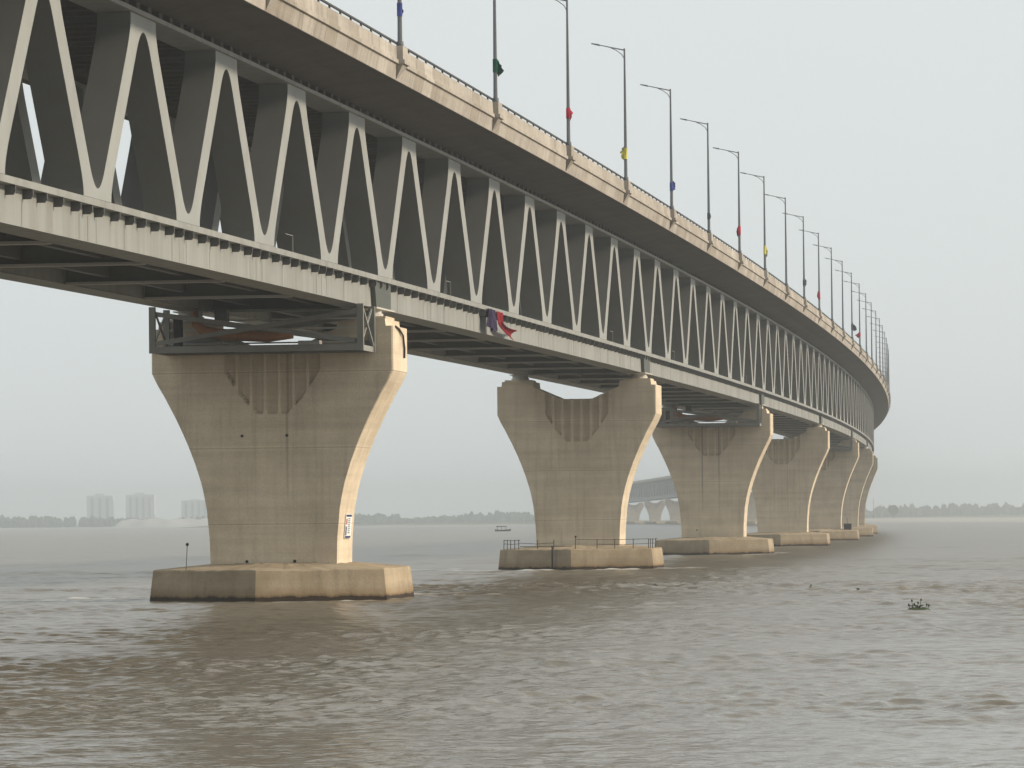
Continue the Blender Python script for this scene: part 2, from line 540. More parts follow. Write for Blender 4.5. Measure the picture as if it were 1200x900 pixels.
def blob(mb, c, r, h, rr):
    seg, ring = 7, 5
    pts = []
    ph = rr.uniform(0, 6.28, 4)
    for i in range(ring + 1):
        t = math.pi * i / ring
        row = []
        for j in range(seg + 1):
            a = 2 * math.pi * (j % seg) / seg
            k = 1 + 0.22 * math.sin(3 * a + ph[0] + 2 * t) + 0.16 * math.sin(5 * t + ph[1] + a)
            row.append((c[0] + r * k * math.sin(t) * math.cos(a), c[1] + r * k * math.sin(t) * math.sin(a), c[2] + h * 0.5 * (1 - k * math.cos(t))))
        pts.append(row)
    mb.quad_grid(pts)
def wood(name, label, x0, x1, y0, y1, n, hmin, hmax, seed, prof=lambda u: 1.0, z=1.2):
    rr = np.random.default_rng(seed)
    mb = MB()
    for _ in range(n):
        u, v = rr.uniform(0, 1), rr.uniform(0, 1)
        h = rr.uniform(hmin, hmax) * prof(u)
        c = (x0 + (x1 - x0) * u, y0 + (y1 - y0) * v, z - 1)
        w = rr.uniform(3.0, 6.5)
        for _k in range(3):
            blob(mb, (c[0] + rr.normal(0, w * 0.5), c[1] + rr.normal(0, w * 0.5), c[2]), w * rr.uniform(0.5, 0.9), h * rr.uniform(0.6, 1.05), rr)
    o = mb.build(name, M_FAR_LEAF, kind='stuff')
    return tag(o, label, 'trees')
wood('far_wood', 'hazy low line of trees along the far left bank below the tower blocks', -1200, -150, 5500, 5700, 520, 8, 14, 11, lambda u: 0.75 + 0.45 * abs(math.sin(u * 9)))
wood('far_wood', 'faint hump of hazy trees on the bank left of the second pier', -260, 150, 5500, 5700, 420, 7, 11, 12, lambda u: 0.6 + 0.75 * math.exp(-((u - 0.58) / 0.2) ** 2))
wood('far_wood', 'grey-green hazy wood along the right-hand horizon behind the sandbank', 330, 1500, 5500, 5750, 700, 9, 14, 13, lambda u: 0.55 + 0.5 * abs(math.sin(u * 7 + 0.6)) + 0.45 * min(1, max(0, u - 0.1) / 0.1))

# one round tree that stands out on the right bank
def leafy_tree(name, label, loc, h, r, n, seed):
    rr = np.random.default_rng(seed)
    t = empty(name, loc)
    tag(t, label, 'tree')
    mb = MB()
    mb.tube([(0, 0, -0.6), (0.1, 0, h * 0.3), (0.0, 0.2, h * 0.62)], [0.45, 0.36, 0.18], 8)
    for k in range(6):
        a = k * 1.05
        mb.tube([(0, 0, h * (0.3 + 0.03 * k)), (r * 0.55 * math.cos(a), r * 0.55 * math.sin(a), h * (0.5 + 0.05 * k))], [0.18, 0.05], 6)
    mb.build('trunk', plain('tree_bark', (0.12, 0.09, 0.06)), t)
    mb = MB()
    for _ in range(n):
        d = rr.normal(0, 1, 3); d /= np.linalg.norm(d)
        q = d * r * rr.uniform(0.45, 1.0) ** 0.5
        c = Vector((q[0], q[1], h - r + q[2] * 0.95))
        u = Vector(rr.normal(0, 1, 3)).normalized() * rr.uniform(0.25, 0.55)
        w = Vector(rr.normal(0, 1, 3)).normalized() * rr.uniform(0.25, 0.55)
        b = len(mb.v)
        mb.v += [tuple(c - u), tuple(c + w), tuple(c + u), tuple(c - w)]
        mb.f.append((b, b + 1, b + 2, b + 3))
    mb.build('crown', M_FAR_LEAF, t)
    return t
leafy_tree('round_tree', 'single round-crowned tree standing above the hazy right bank beside the far piers', (383, 4300, 1.3), 14.0, 5.2, 2200, 5)
mast = MB()
mast.tube([(0, 0, 0), (0, 0, 22)], [0.35, 0.15], 6)
mast.bar((-1.4, 0, 17), (1.4, 0, 17), 0.2, 0.2)
o = mast.build('power_mast', M_POLE)
o.location = (373, 4420, 1.5)
tag(o, 'thin hazy mast left of the round tree on the right bank', 'mast')

# tower blocks beyond the left bank
M_TOWER = plain('tower_render', (0.7, 0.69, 0.67), 0.9, 0.3, 0.02)
M_TBAY = plain('tower_bay', (0.52, 0.52, 0.52), 0.9, 0.3, 0.02)
M_TWIN = plain('tower_glass', (0.16, 0.17, 0.18), 0.3)
def tower(x, y, w, d, h, nbay, label, stepped):
    t = empty('tower_block', (x, y, 2.0))
    tag(t, label, 'building', 'tower blocks beyond the left bank')
    MB().box(-w / 2, w / 2, 0, d, 0, h).build('wall', M_TOWER, t)
    bw = w / (nbay * 2 + 1)
    nf = int(h / 3.3)
    wm = MB().box(-bw * 0.3, bw * 0.3, -0.05, 0.05, 0, 1.6).mesh('window', M_TWIN)
    bm = MB().box(-bw / 2, bw / 2, -0.9, 0.02, 0, h * (0.94 if stepped else 0.98)).mesh('bay', M_TBAY)
    for k in range(nbay):
        b = obj('bay', bm, t, (-w / 2 + bw * (1.5 + 2 * k), 0, 0))
        for fl in range(nf - 1):
            obj('window', wm, b, (0, -0.93, 1.2 + 3.3 * fl))
    MB().box(-w * 0.2, w * 0.15, d * 0.2, d * 0.7, h, h + (3.4 if stepped else 2.0)).build('roof_house', M_TOWER, t)
    return t
tower(-678, 7000, 43, 20, 48, 3, 'leftmost faint tower block beyond the far left bank', True)
tower(-612, 7000, 47, 20, 49, 4, 'middle faint tower block with striped bays beyond the far bank', True)
tower(-521, 7000, 47, 20, 39, 4, 'rightmost lower faint block just left of the nearest pier', False)

# ------------------------------------------------------------------ piers
T_PIER = 5.2
OUTL = [(2.30, 4.16), (3.9, 4.2), (6.0, 4.40), (7.47, 4.70), (8.85, 5.14), (10.24, 5.68), (11.63, 6.32), (13.21, 7.15), (14.0, 7.62), (14.70, 7.95)]
_oz, _ow = [a for a, _ in OUTL], [w for _, w in OUTL]
FL = [(0, -2.7), (0.95, -2.7), (1.35, -2.35), (1.75, -1.9), (2.35, -1.15), (3.3, 0.4), (4.3, 2.3)]
def flute_bottom(x): return float(np.interp(abs(x), [a for a, _ in FL], [b for _, b in FL]))
def top_rel(x):
    return float(np.interp(abs(x), [0, 1.5, 4.3, 4.34, 7.44, 7.48, 8.2], [1.55, 1.55, 2.75, 3.32, 3.32, 2.85, 2.85]))
FO = [(4.28 - 3.8) / 4.15, (4.34 - 3.8) / 4.15, 0.42, 0.65, (7.43 - 3.8) / 4.15, (7.49 - 3.8) / 4.15, 0.975, 1.0]
def pier_mesh(dz, fine=True, lowres=False):
    zs = 14.72 + dz
    step = 0.0775 if fine else 0.31 if dz == 0 or lowres else 0.155
    mid = list(np.arange(-3.8, 3.8001, 7.6 / round(7.6 / step)))
    rows = []
    zlow = [2.30 + (zs - 2.9 - 2.30) * i / 16 for i in range(17)]
    nup = 16 if fine else 6
    zmid = [zs - 2.9 + 2.9 * i / nup for i in range(1, nup + 1)]
    zrel = [('z', z) for z in zlow + zmid] + [('t', i / (nup + 2)) for i in range(1, nup + 3)]
    for kind, v in zrel:
        if kind == 'z':
            zo = 2.30 + (v - 2.30) * (14.70 - 2.30) / (zs - 2.30)
            hw = float(np.interp(zo, _oz, _ow))
        else: hw = 7.95
        xs = [-(3.8 + f * (hw - 3.8)) for f in reversed(FO)] + mid + [3.8 + f * (hw - 3.8) for f in FO]
        row = []
        for i, x in enumerate(xs):
            z = v if kind == 'z' else zs + v * top_rel(x if abs(x) > 3.81 else x)
            y = -T_PIER / 2
            if i in (0, len(xs) - 1): y += 0.06       # small arris
            if abs(x) < 3.3:
                m = min(1.0, max(0.0, (z - (zs + flute_bottom(x))) / 0.12))
                fr = ((x + 3.255) / 0.93) % 1.0
                y += 0.36 * m * min(1.0, 1.25 * math.sin(math.pi * fr)) ** 0.9 if 0.1 < fr < 0.9 else 0.0
            row.append((x, y, z))
        rows.append(row)
    mb = MB()
    m = len(rows[0])
    fb = mb.quad_grid(rows)
    bb = mb.quad_grid([[(x, -y, z) for x, y, z in r[::-1]] for r in rows])
    n = len(rows)
    for i in range(n - 1):                            # flanks
        for (a0, a1, b0, b1) in ((fb + i * m, fb + (i + 1) * m, bb + i * m + m - 1, bb + (i + 1) * m + m - 1),):
            mb.f.append((a0, a1, b1, b0))
        mb.f.append((fb + i * m + m - 1, bb + i * m, bb + (i + 1) * m, fb + (i + 1) * m + m - 1))
    for j in range(m - 1):                            # top
        mb.f.append((fb + (n - 1) * m + j, fb + (n - 1) * m + j + 1, bb + (n - 1) * m + m - 2 - j, bb + (n - 1) * m + m - 1 - j))
    return mb.mesh('column', M_PIER)
HEX = [(0, -8.85), (7.75, -5.0), (7.75, 5.0), (0, 8.85), (-7.75, 5.0), (-7.75, -5.0)]
def cap_mesh():
    mb = MB()
    lev = [(1.06, -2.5), (1.0, 0.0), (0.972, 1.93), (0.962, 2.0), (0.5, 2.36)]
    pts = []
    for k, z in lev:
        ring = []
        for i in range(6):
            a, b = HEX[i], HEX[(i + 1) % 6]
            for q in range(14):
                u = q / 14
                ring.append(((a[0] + (b[0] - a[0]) * u) * k, (a[1] + (b[1] - a[1]) * u) * k, z + ((0.05 * math.sin(7 * i + 2.3 * q) * math.sin(1.7 * q + i) if z > 1.9 else 0))))
        ring.append(ring[0])
        pts.append(ring)
    mb.quad_grid(pts)
    b = len(mb.v)
    mb.v += [(x, y, z) for x, y, z in pts[-1][:-1]]
    mb.f.append(tuple(range(b, len(mb.v))))
    return mb.mesh('pile_cap', M_CAP)
CAP = cap_mesh()
BEAR = MB().tube([(0, 0, 0), (0, 0, 0.22), (0, 0, 0.23), (0, 0, 0.5)], [0.9, 0.9, 0.8, 0.8], 20)
BEAR.box(-0.95, 0.95, -1.0, 1.0, 0.5, 0.575)
BEAR = BEAR.mesh('bearing', M_BEARING)
PED = MB().box(-1.0, 1.0, -1.0, 1.0, 0, 1).mesh('pedestal', M_PIER)
HOLE = MB().tube([(0, 0.03, 0), (0, -0.04, 0)], 0.10, 8).mesh('drain_hole', M_BLACK)

LABELS = ['nearest concrete pier at left, with the paper notice on its side',
          'second concrete pier, with guard rails round its pile cap',
          'third concrete pier, with dark run-off streaks below the inspection cage',
          'fourth concrete pier counting from the left', 'fifth concrete pier, with a black box on its pile cap',
          'sixth concrete pier, narrow and close to the bend', 'seventh concrete pier, last whole one at the right']
piers = {}
PIERS = [-1] + list(range(0, 24))
for k in PIERS:
    s = SPAN * k
    zt = zz(s)
    dz = zt - ZB0
    p = empty('bridge_pier', P(s, LC, 0), rotz(s))
    piers[k] = p
    if k == -1: lab = 'concrete pier of the span overhead, outside the left edge'
    elif k < 7: lab = LABELS[k]
    else: lab = 'hazy distant pier among those of the far curve seen between the near piers'
    tag(p, lab, 'pier', 'concrete piers of the bridge' if k < 7 else 'hazy piers of the far curve')
    me = pier_mesh(dz, fine=k in (0, 1, 2, 3), lowres=k > 7)
    co = obj('column', me, p, (0, -0.5, 0))
    co.color = {0: (0, 0.5, 0, 1), 2: (0.75, 0.65, 0, 1), 3: (0.2, 0.35, 0, 1)}.get(k, (0, 0, 0, 1))
    obj('pile_cap', CAP, p)
    topz = 14.72 + dz + 3.32
    for sx in (-1, 1):
        pe = obj('pedestal', PED, p, (sx * 5.95, -0.5, topz))
        gap = (zt - 2.05) - topz - 0.575
        pe.scale = (1.35, 1.6, max(gap, 0.02))
        if k < 8:
            obj('bearing', BEAR, p, (sx * 5.95, -0.5, topz + max(gap, 0.02)))
    if k in (0, 2):
        zs_ = [2.55, 9.6 if k == 0 else 2.6]
        for (hx, hz) in ([(-2.0, 10.6), (0.95, 10.6), (-1.75, 2.5), (1.4, 2.5)] if k == 0 else [(-2.1, 3.3)]):
            obj('drain_hole', HOLE, p, (hx, -T_PIER / 2 - 0.52, hz))

# notice pasted on the lit side of the nearest pier
notice = empty('paper_notice', (0, 0, 0))
notice.matrix_world = frame(0, LC, 0) @ Matrix.Translation((4.33, -0.15, 4.70)) @ Matrix.Rotation(math.radians(5), 4, 'Y')
tag(notice, 'tall white printed notice with blue ends on the lit side of the nearest pier', 'notice')
MB().box(-0.03, 0.03, -0.98, 0.98, -0.78, 0.78).build('sheet', M_WHITE, notice)
M_INK = plain('blue_ink', (0.03, 0.035, 0.12), 0.7)
M_INK2 = plain('red_ink', (0.35, 0.06, 0.05), 0.7)
mb = MB()
mb.box(0.032, 0.036, -0.9, 0.9, 0.62, 0.76)
mb.build('heading_band', M_INK, notice)
MB().box(0.032, 0.036, -0.9, 0.9, -0.76, -0.62).build('footer_band', M_INK, notice)
MB().box(0.032, 0.036, -0.9, -0.5, -0.58, 0.0).build('picture', M_INK, notice)
MB().box(0.032, 0.036, -0.85, -0.45, 0.12, 0.5).build('emblem', M_INK2, notice)
for i in range(8):
    w = 0.65 + 0.25 * random.random()
    MB().box(0.032, 0.036, -0.2, -0.2 + w, 0.46 - 0.13 * i, 0.52 - 0.13 * i).build('text_line', M_INK, notice)

# ------------------------------------------------------------------ bridge superstructure
bridge = empty('truss_bridge', BASE)
tag(bridge, 'long curving double-deck bridge, grey steel trusses under a beige concrete road deck', 'bridge')
def toB(v): return (v[0] - BASE.x, v[1] - BASE.y, v[2] - BASE.z)
def sweep(name, prof, mat, s0, s1, ds, parent=bridge, closed=True, smooth=False, kind=None):
    """prof: [(lateral, height above the strip)] swept along the alignment"""
    n = max(1, int(round((s1 - s0) / ds)))
    pr = prof + [prof[0]] if closed else prof
    pts = []
    for i in range(n + 1):
        s = s0 + (s1 - s0) * i / n
        zb = zz(s)
        pts.append([toB(P(s, l, zb + h)) for l, h in pr])
    mb = MB()
    b = mb.quad_grid(pts)
    if closed:
        m = len(pr)
        mb.f.append(tuple(b + j for j in range(m - 1)))
        mb.f.append(tuple(b + n * m + j for j in reversed(range(m - 1))))
    return mb.build(name, mat, parent, smooth, kind)
def mirror(prof): return [(2 * LC - l, h) for l, h in prof][::-1]
S_SEEN = 1050.0
DEPTH = 1.7
ZT = 9.72
# chords
prof_bot = [(-0.5, -0.34), (-0.5, -2.02), (-0.46, -2.05), (-2.35, -2.05), (-2.3, -2.0), (-2.3, -0.34)]
prof_strip = [(0.0, -0.012), (0.0, -0.34), (-2.3, -0.342), (-2.3, -0.012)]
near_chord = sweep('bottom_chord', prof_bot, M_STEEL, S_MIN, S_MAX, 9.375)
far_chord = sweep('bottom_chord', mirror(prof_bot), M_STEEL, S_MIN, S_MAX, 18.75)
sweep('walkway_edge', prof_strip, M_STEEL, S_MIN, S_MAX, 9.375)
sweep('walkway_edge', mirror(prof_strip), M_STEEL, S_MIN, S_MAX, 18.75)
prof_top = [(0.04, ZT), (0.16, ZT + 0.02), (0.16, ZT + 0.24), (-0.1, ZT + 0.26), (-1.75, ZT + 0.26), (-1.75, ZT)]
sweep('top_chord', prof_top, M_STEEL, S_MIN, S_MAX, 9.375)
sweep('top_chord', mirror(prof_top), M_STEEL, S_MIN, S_MAX, 18.75)
# upper road slab with haunches over the chords
prof_slab = [(4.12, 10.97), (1.95, 10.74), (0.05, 10.34), (-1.85, 10.34), (-2.6, 10.8), (2 * LC + 2.6, 10.8), (2 * LC + 1.85, 10.34),
             (2 * LC - 0.05, 10.34), (2 * LC - 1.95, 10.74), (2 * LC - 4.12, 10.97), (2 * LC - 4.12, 11.85), (4.12, 11.85)]
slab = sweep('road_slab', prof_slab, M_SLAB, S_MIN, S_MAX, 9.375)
sweep('far_parapet', [(2 * LC - 4.13, 10.99), (2 * LC - 4.45, 11.9), (2 * LC - 4.4, 12.95), (2 * LC - 4.05, 12.95), (2 * LC - 4.05, 10.99)], M_PARAPET, S_MIN, S_MAX, 18.75)
# seat blocks between top chord and slab: the black gaps read between them
def many(name, mat, stations, fn, parent=bridge, kind='stuff'):
    mb = MB()
    for s in stations:
        fr = Matrix.Translation(-BASE) @ frame(s, 0, zz(s))
        fn(mb, fr, s)
    return mb.build(name, mat, parent, kind=kind)
st = np.arange(S_MIN + 1.2, 1100, PANEL / 8)
many('slab_seat', M_SLAB, st, lambda mb, fr, s: mb.box(-0.35, 0.02, -0.35, 0.35, ZT + 0.262, 10.338, fr))
sweep('slab_gap_shade', [(-0.45, ZT + 0.262), (-0.45, 10.338), (-1.7, 10.338), (-1.7, ZT + 0.262)], M_BLACK, S_MIN, S_MAX, 18.75)  # black backing strip; the shade in the gaps is put into its colour
# ribs under the road slab between the trusses
many('slab_rib', M_SLAB, np.arange(S_MIN + 1, 320, 2.34), lambda mb, fr, s: mb.box(2 * LC + 2.65, -2.65, -0.16, 0.16, 10.25, 10.798, fr), slab)
# rail deck below
sweep('rail_deck', [(-2.32, -0.35), (-2.32, -0.75), (2 * LC + 2.32, -0.75), (2 * LC + 2.32, -0.35)], M_RAILDECK, S_MIN, S_MAX, 18.75)
for l in (LC - 2.2, LC + 2.2):
    sweep('stringer', [(l - 0.2, -0.752), (l + 0.2, -0.752), (l + 0.2, -1.7), (l - 0.2, -1.7)], M_BEAM, S_MIN, S_MAX, 18.75)

# diagonals: gusset half + arm + gusset half, point-symmetric outline
def bez(a, b, c, n):
    return [((1 - t) ** 2 * a[0] + 2 * t * (1 - t) * b[0] + t * t * c[0], (1 - t) ** 2 * a[1] + 2 * t * (1 - t) * b[1] + t * t * c[1])
            for t in [i / n for i in range(n + 1)]]
def line_in(z): return 1.58 + (z - 1.75) / 1.36
Lft = [(0.0, 0.0)] + bez((0.0, 0.50), (line_in(0.50), 0.50), (line_in(1.5), 1.5), 7)
gz = 9.45          # the outline is point-symmetric up to here; a short plate joins it to the chord
top_end = [(9.375 - x, gz - z) for x, z in [(2.62, 0.0)] + bez((2.62, 0.15), (2.62, 0.66), (9.375 - line_in(gz - 1.9), 1.9), 6)][::-1]
Lft = Lft + [(line_in(4.0), 4.0), (line_in(6.0), 6.0)] + top_end
Rgt = [(9.375 - x, gz - z) for x, z in Lft[::-1]]
Lft.append((Lft[-1][0], ZT))
Rgt.append((9.375, ZT))
def diag_mesh(flip):
    mb = MB()
    sg = -1 if flip else 1
    n = len(Lft)
    sec = []
    for x in (0.0, -DEPTH):
        sec.append([(x, sg * a, b) for a, b in Lft])
        sec.append([(x, sg * a, b) for a, b in Rgt])
    b = len(mb.v)
    for sct in sec: mb.v += sct
    o = [b + i * n for i in range(4)]        # front-left, front-right, back-left, back-right
    for i in range(n - 1):
        fs = [(o[0] + i, o[1] + i, o[1] + i + 1, o[0] + i + 1), (o[3] + i, o[2] + i, o[2] + i + 1, o[3] + i + 1),
              (o[2] + i, o[0] + i, o[0] + i + 1, o[2] + i + 1), (o[1] + i, o[3] + i, o[3] + i + 1, o[1] + i + 1)]
        mb.f += [f[::-1] if flip else f for f in fs]
    return mb
def shade_side_faces(me):
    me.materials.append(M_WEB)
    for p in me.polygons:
        p.material_index = 0 if abs(p.normal.x) > 0.5 else 1  # outer faces stay light, side faces get the shade-darkened colour
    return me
DM = {f: shade_side_faces(diag_mesh(f).mesh('diagonal', M_DIAG)) for f in (False, True)}
def slope_at(s): return math.atan((zz(s + 5) - zz(s - 5)) / 10)
def place(name, me, s, l, h, parent=bridge, rz_extra=0.0):
    return obj(name, me, parent, toB(P(s, l, zz(s) + h)), (slope_at(s), 0, rotz(s) + rz_extra))
def far_diag(mb, s, flip, l):
    fr = Matrix.Translation(-BASE) @ frame(s, l, zz(s))
    src = DM[flip]
    b = len(mb.v)
    mb.v += [tuple(fr @ v.co) for v in src.vertices]
    mb.f += [tuple(b + i for i in p.vertices) for p in src.polygons]
rest = MB()
for n in range(-8, 192):
    for flip in (False, True):
        s = n * PANEL
        if flip and n == -8: continue
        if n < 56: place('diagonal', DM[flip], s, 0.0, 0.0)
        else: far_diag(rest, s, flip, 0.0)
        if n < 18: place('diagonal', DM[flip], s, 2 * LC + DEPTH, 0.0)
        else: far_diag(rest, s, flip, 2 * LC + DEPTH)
shade_side_faces(rest.build('distant_diagonal', M_DIAG, bridge, kind='stuff').data)

# transverse floor beams under the rail deck, one at each node
BM = MB()
BM.box(2 * LC + 2.36, -2.36, -0.03, 0.03, -1.95, -0.752)
BMM = BM.mesh('floor_beam', M_BEAM)
BFM = MB().box(2 * LC + 2.36, -2.36, -0.32, 0.32, -2.10, -1.952).mesh('beam_flange', M_FLANGE)
for n in range(-8, 34):
    fb_ = place('floor_beam', BMM, n * PANEL, 0, 0)
    obj('beam_flange', BFM, fb_)
many('distant_floor_beam', M_BEAM, [n * PANEL for n in range(34, 192)], lambda mb, fr, s: mb.box(2 * LC + 2.36, -2.36, -0.3, 0.3, -2.02, -0.76, fr))

# cantilever brackets under the walkway edge
BR = MB()
BR.prism([(-0.5, -0.343), (-0.02, -0.343), (-0.02, -0.62), (-0.12, -0.78), (-0.5, -0.78)], -0.05, 0.05, 'y')
BRM = BR.mesh('bracket', M_BEAM)
offs = (0.0, 2.2, 5.3, 8.2, 10.6, 13.5, 16.6)
offs_all = []
for n in range(-8, 56):
    for d in offs: offs_all.append(n * PANEL + d - 0.9)
for s in offs_all:
    if -115 < s < 420: place('bracket', BRM, s, 0, 0, near_chord)
near_loc = [s for s in offs_all if s >= 420]
many('distant_bracket', M_BEAM, near_loc, lambda mb, fr, s: mb.box(-0.5, -0.02, -0.05, 0.05, -0.78, -0.343, fr))
# weld seams and stiffener edges on the chord face
M_SEAM = painted('seam_paint', (0.245, 0.243, 0.222), (0.15, 0.135, 0.115), 0.6)
ss_ = []
for n in range(-8, 56):
    for d in (-1.6, 0.0, 1.6): ss_.append(n * PANEL + d)
    ss_.append(n * PANEL + 7.1)
many('weld_seam', M_SEAM, ss_, lambda mb, fr, s: mb.box(-0.499, -0.488, -0.04, 0.04, -2.0, -0.8, fr), near_chord)
# handrails by the access openings
RL = MB()
RL.bar((0, 0, 0), (0, 0, 1.05), 0.07, 0.07)
RL.bar((0, -2.0, 1.0), (0, 0.05, 1.0), 0.04, 0.04)
RLM = RL.mesh('access_rail', M_CAGE)
for k in range(0, 4):
    for d in (-1.55, 1.42): place('access_rail', RLM, (8 * k + d) * PANEL, -0.15, -0.02)
# green-grey plates over the chord at each pier
CV = MB()
CV.prism([(-2.9, -0.35), (2.9, -0.35), (2.9, -2.03), (-2.3, -2.03)], -0.497, -0.18, 'x')
CVM = CV.mesh('joint_cover', M_COVER)
SH = MB()
SH.box(-2.35, 0.0, -3.2, 3.2, -2.15, -2.055)
SHM = SH.mesh('bearing_plate', M_BEARING)
for k in range(0, 8):
    place('joint_cover', CVM, k * SPAN, 0, 0)
    place('bearing_plate', SHM, k * SPAN, 0, 0)

# parapet: one precast panel every 3.125 m, pilasters under the lamps, dark rail on top
PW = 3.125
PP = [(4.14, 10.99), (4.33, 11.86), (4.47, 11.90), (4.47, 12.14), (4.36, 12.18), (4.33, 12.95), (4.0, 12.95), (4.0, 11.855), (4.125, 11.855), (4.125, 10.99)]
PPM = MB().prism([(a, b) for a, b in PP], -PW / 2 + 0.012, PW / 2 - 0.012, 'y').mesh('parapet_panel', M_PARAPET)
LS = -18.235
S_PAN = 560.0
s = S_MIN + PW / 2
while s < S_PAN:
    place('parapet_panel', PPM, s, 0, 0)
    s += PW
sweep('distant_parapet', PP, M_PARAPET, s - PW / 2, S_MAX, 9.375)
PI = MB()
# pilaster: upright block above, corbel tapering back to the slab edge below
PI.box(4.3, 4.72, -0.85, 0.85, 11.88, 13.0)
PI.box(4.28, 4.84, -0.93, 0.93, 11.90, 12.15)
b = len(PI.v)
PI.v += [(4.14, -0.15, 11.02), (4.14, 0.15, 11.02), (4.3, -0.85, 11.879), (4.3, 0.85, 11.879), (4.72, -0.85, 11.879), (4.72, 0.85, 11.879)]
PI.f += [(b, b + 1, b + 5, b + 4), (b, b + 4, b + 2), (b + 1, b + 3, b + 5), (b + 2, b + 4, b + 5, b + 3), (b, b + 2, b + 3, b + 1)]
PIM = PI.mesh('pilaster', M_PARAPET)
for k in range(-3, 40): place('pilaster', PIM, LS + 37.5 * k, 0, 0)
sweep('hand_rail', [(4.24, 13.2), (4.1, 13.2), (4.1, 13.3), (4.24, 13.3)], M_RAIL, S_MIN, S_MAX, 9.375)
many('rail_post', M_RAIL, np.arange(S_MIN + 1.5, 1500, PW), lambda mb, fr, s: mb.box(4.12, 4.22, -0.09, 0.09, 12.95, 13.21, fr))

# ------------------------------------------------------------------ lamp posts
LH = 11.56
LP = MB().tube([(0, 0, -0.05), (0, 0, 0.35), (0, 0, 0.36), (0, 0, LH)], [0.24, 0.22, 0.15, 0.075], 10).mesh('pole', M_POLE, True)
ARM = MB().tube([(0, 0, LH - 0.15), (-1.2, 0, LH + 0.12), (-2.15, 0, LH + 0.34)], [0.06, 0.05, 0.04], 6).mesh('arm', M_POLE, True)
BRC = MB().tube([(0, 0, LH - 0.95), (-0.25, 0, LH - 0.5), (-0.75, 0, LH - 0.12), (-1.15, 0, LH + 0.05)], 0.035, 6).mesh('brace', M_POLE)
HD = MB().prism([(-2.9, LH + 0.46), (-2.85, LH + 0.53), (-2.2, LH + 0.42), (-2.1, LH + 0.33), (-2.2, LH + 0.28)], -0.14, 0.14, 'y').mesh('lamp_head', M_HEAD)
ORD = ['first', 'second', 'third', 'fourth', 'fifth', 'sixth', 'seventh', 'eighth', 'ninth', 'tenth', 'eleventh', 'twelfth', 'thirteenth', 'fourteenth', 'fifteenth', 'sixteenth']
CL = {0: (M_BLUE, 'blue', 2.3, 1.0, 0.18), 1: (M_GREEN, 'dark green', 2.6, 1.15, 0.55), 2: (M_RED2, 'red', 2.6, 1.05, 0.3), 3: (M_YELLOW, 'yellow', 2.4, 1.2, -0.5),
      4: (M_BLUE, 'blue', 2.2, 1.0, 0.4), 5: (M_GREYCLOTH, 'dark grey', 1.8, 0.8, 0.25), 6: (M_RED2, 'red', 2.6, 1.25, -0.35), 7: (M_YELLOW, 'yellow', 2.55, 1.35, 0.4),
      9: (M_GREYCLOTH, 'dark grey', 2.3, 1.0, 0.35), 10: (M_RED2, 'red', 2.2, 1.35, -0.4), 13: (M_GREYCLOTH, 'dark grey', 2.1, 1.3, 0.8), 14: (M_RED2, 'red', 2.2, 1.0, -0.7)}
def ragged(w, h, mat, seed, name):
    """a bunched cloth tied round a post"""
    rr = np.random.default_rng(seed)
    pts = []
    nz, nx = 9, 7
    for i in range(nz + 1):
        v = i / nz
        row = []
        for j in range(nx + 1):
            u = j / nx
            wid = w * (0.45 + 0.75 * math.sin(math.pi * min(1, v * 1.1)) ** 0.8) * (1 + 0.25 * rr.normal())
            row.append((u * wid, 0.19 + 0.12 * math.sin(u * 9 + v * 5 + seed) * (0.3 + u), h * (v - 0.5) + 0.12 * math.sin(u * 4 + seed) * h * (0.3 + u)))
        pts.append(row)
    mb = MB()
    mb.quad_grid(pts)
    mb.quad_grid([[(x, y - 0.03, z) for x, y, z in r[::-1]] for r in pts])
    mb.quad_grid([[(0.17 * math.cos(a), 0.17 * math.sin(a), h * (q - 0.5) * 0.8) for a in np.linspace(0, 2 * math.pi, 9)] for q in (0, 0.5, 1)])
    return mb.mesh(name, mat, True)
for k in range(0, 46):
    s = LS + 37.5 * k
    lp = empty('lamp_post', P(s, 4.38, zz(s) + 12.99), rotz(s))
    if k < 16:
        extra = f', {CL[k][1]} cloth tied round it' if k in CL else ''
        lab = f'{ORD[k]} lamp post from the left{extra}'
    else: lab = 'thin hazy lamp post crowded with others at the far bend of the bridge'
    tag(lp, lab, 'lamp post', 'lamp posts along the parapet' if k < 16 else 'lamp posts at the far bend')
    obj('pole', LP, lp)
    a = obj('arm', ARM, lp)
    obj('brace', BRC, a)
    obj('lamp_head', HD, lp)
    if k in CL:
        m_, cname, hz, hh, ww = CL[k]
        c = obj('cloth_strip', ragged(ww * 0.75, hh, m_, k, 'cloth_strip'), None)
        c.matrix_world = Matrix.Translation(P(s, 4.38, zz(s) + 12.99 + hz)) @ Matrix.Rotation(rotz(s), 4, 'Z')
        tag(c, f'{cname} cloth tied round the {ORD[k]} lamp post from the left', 'cloth')

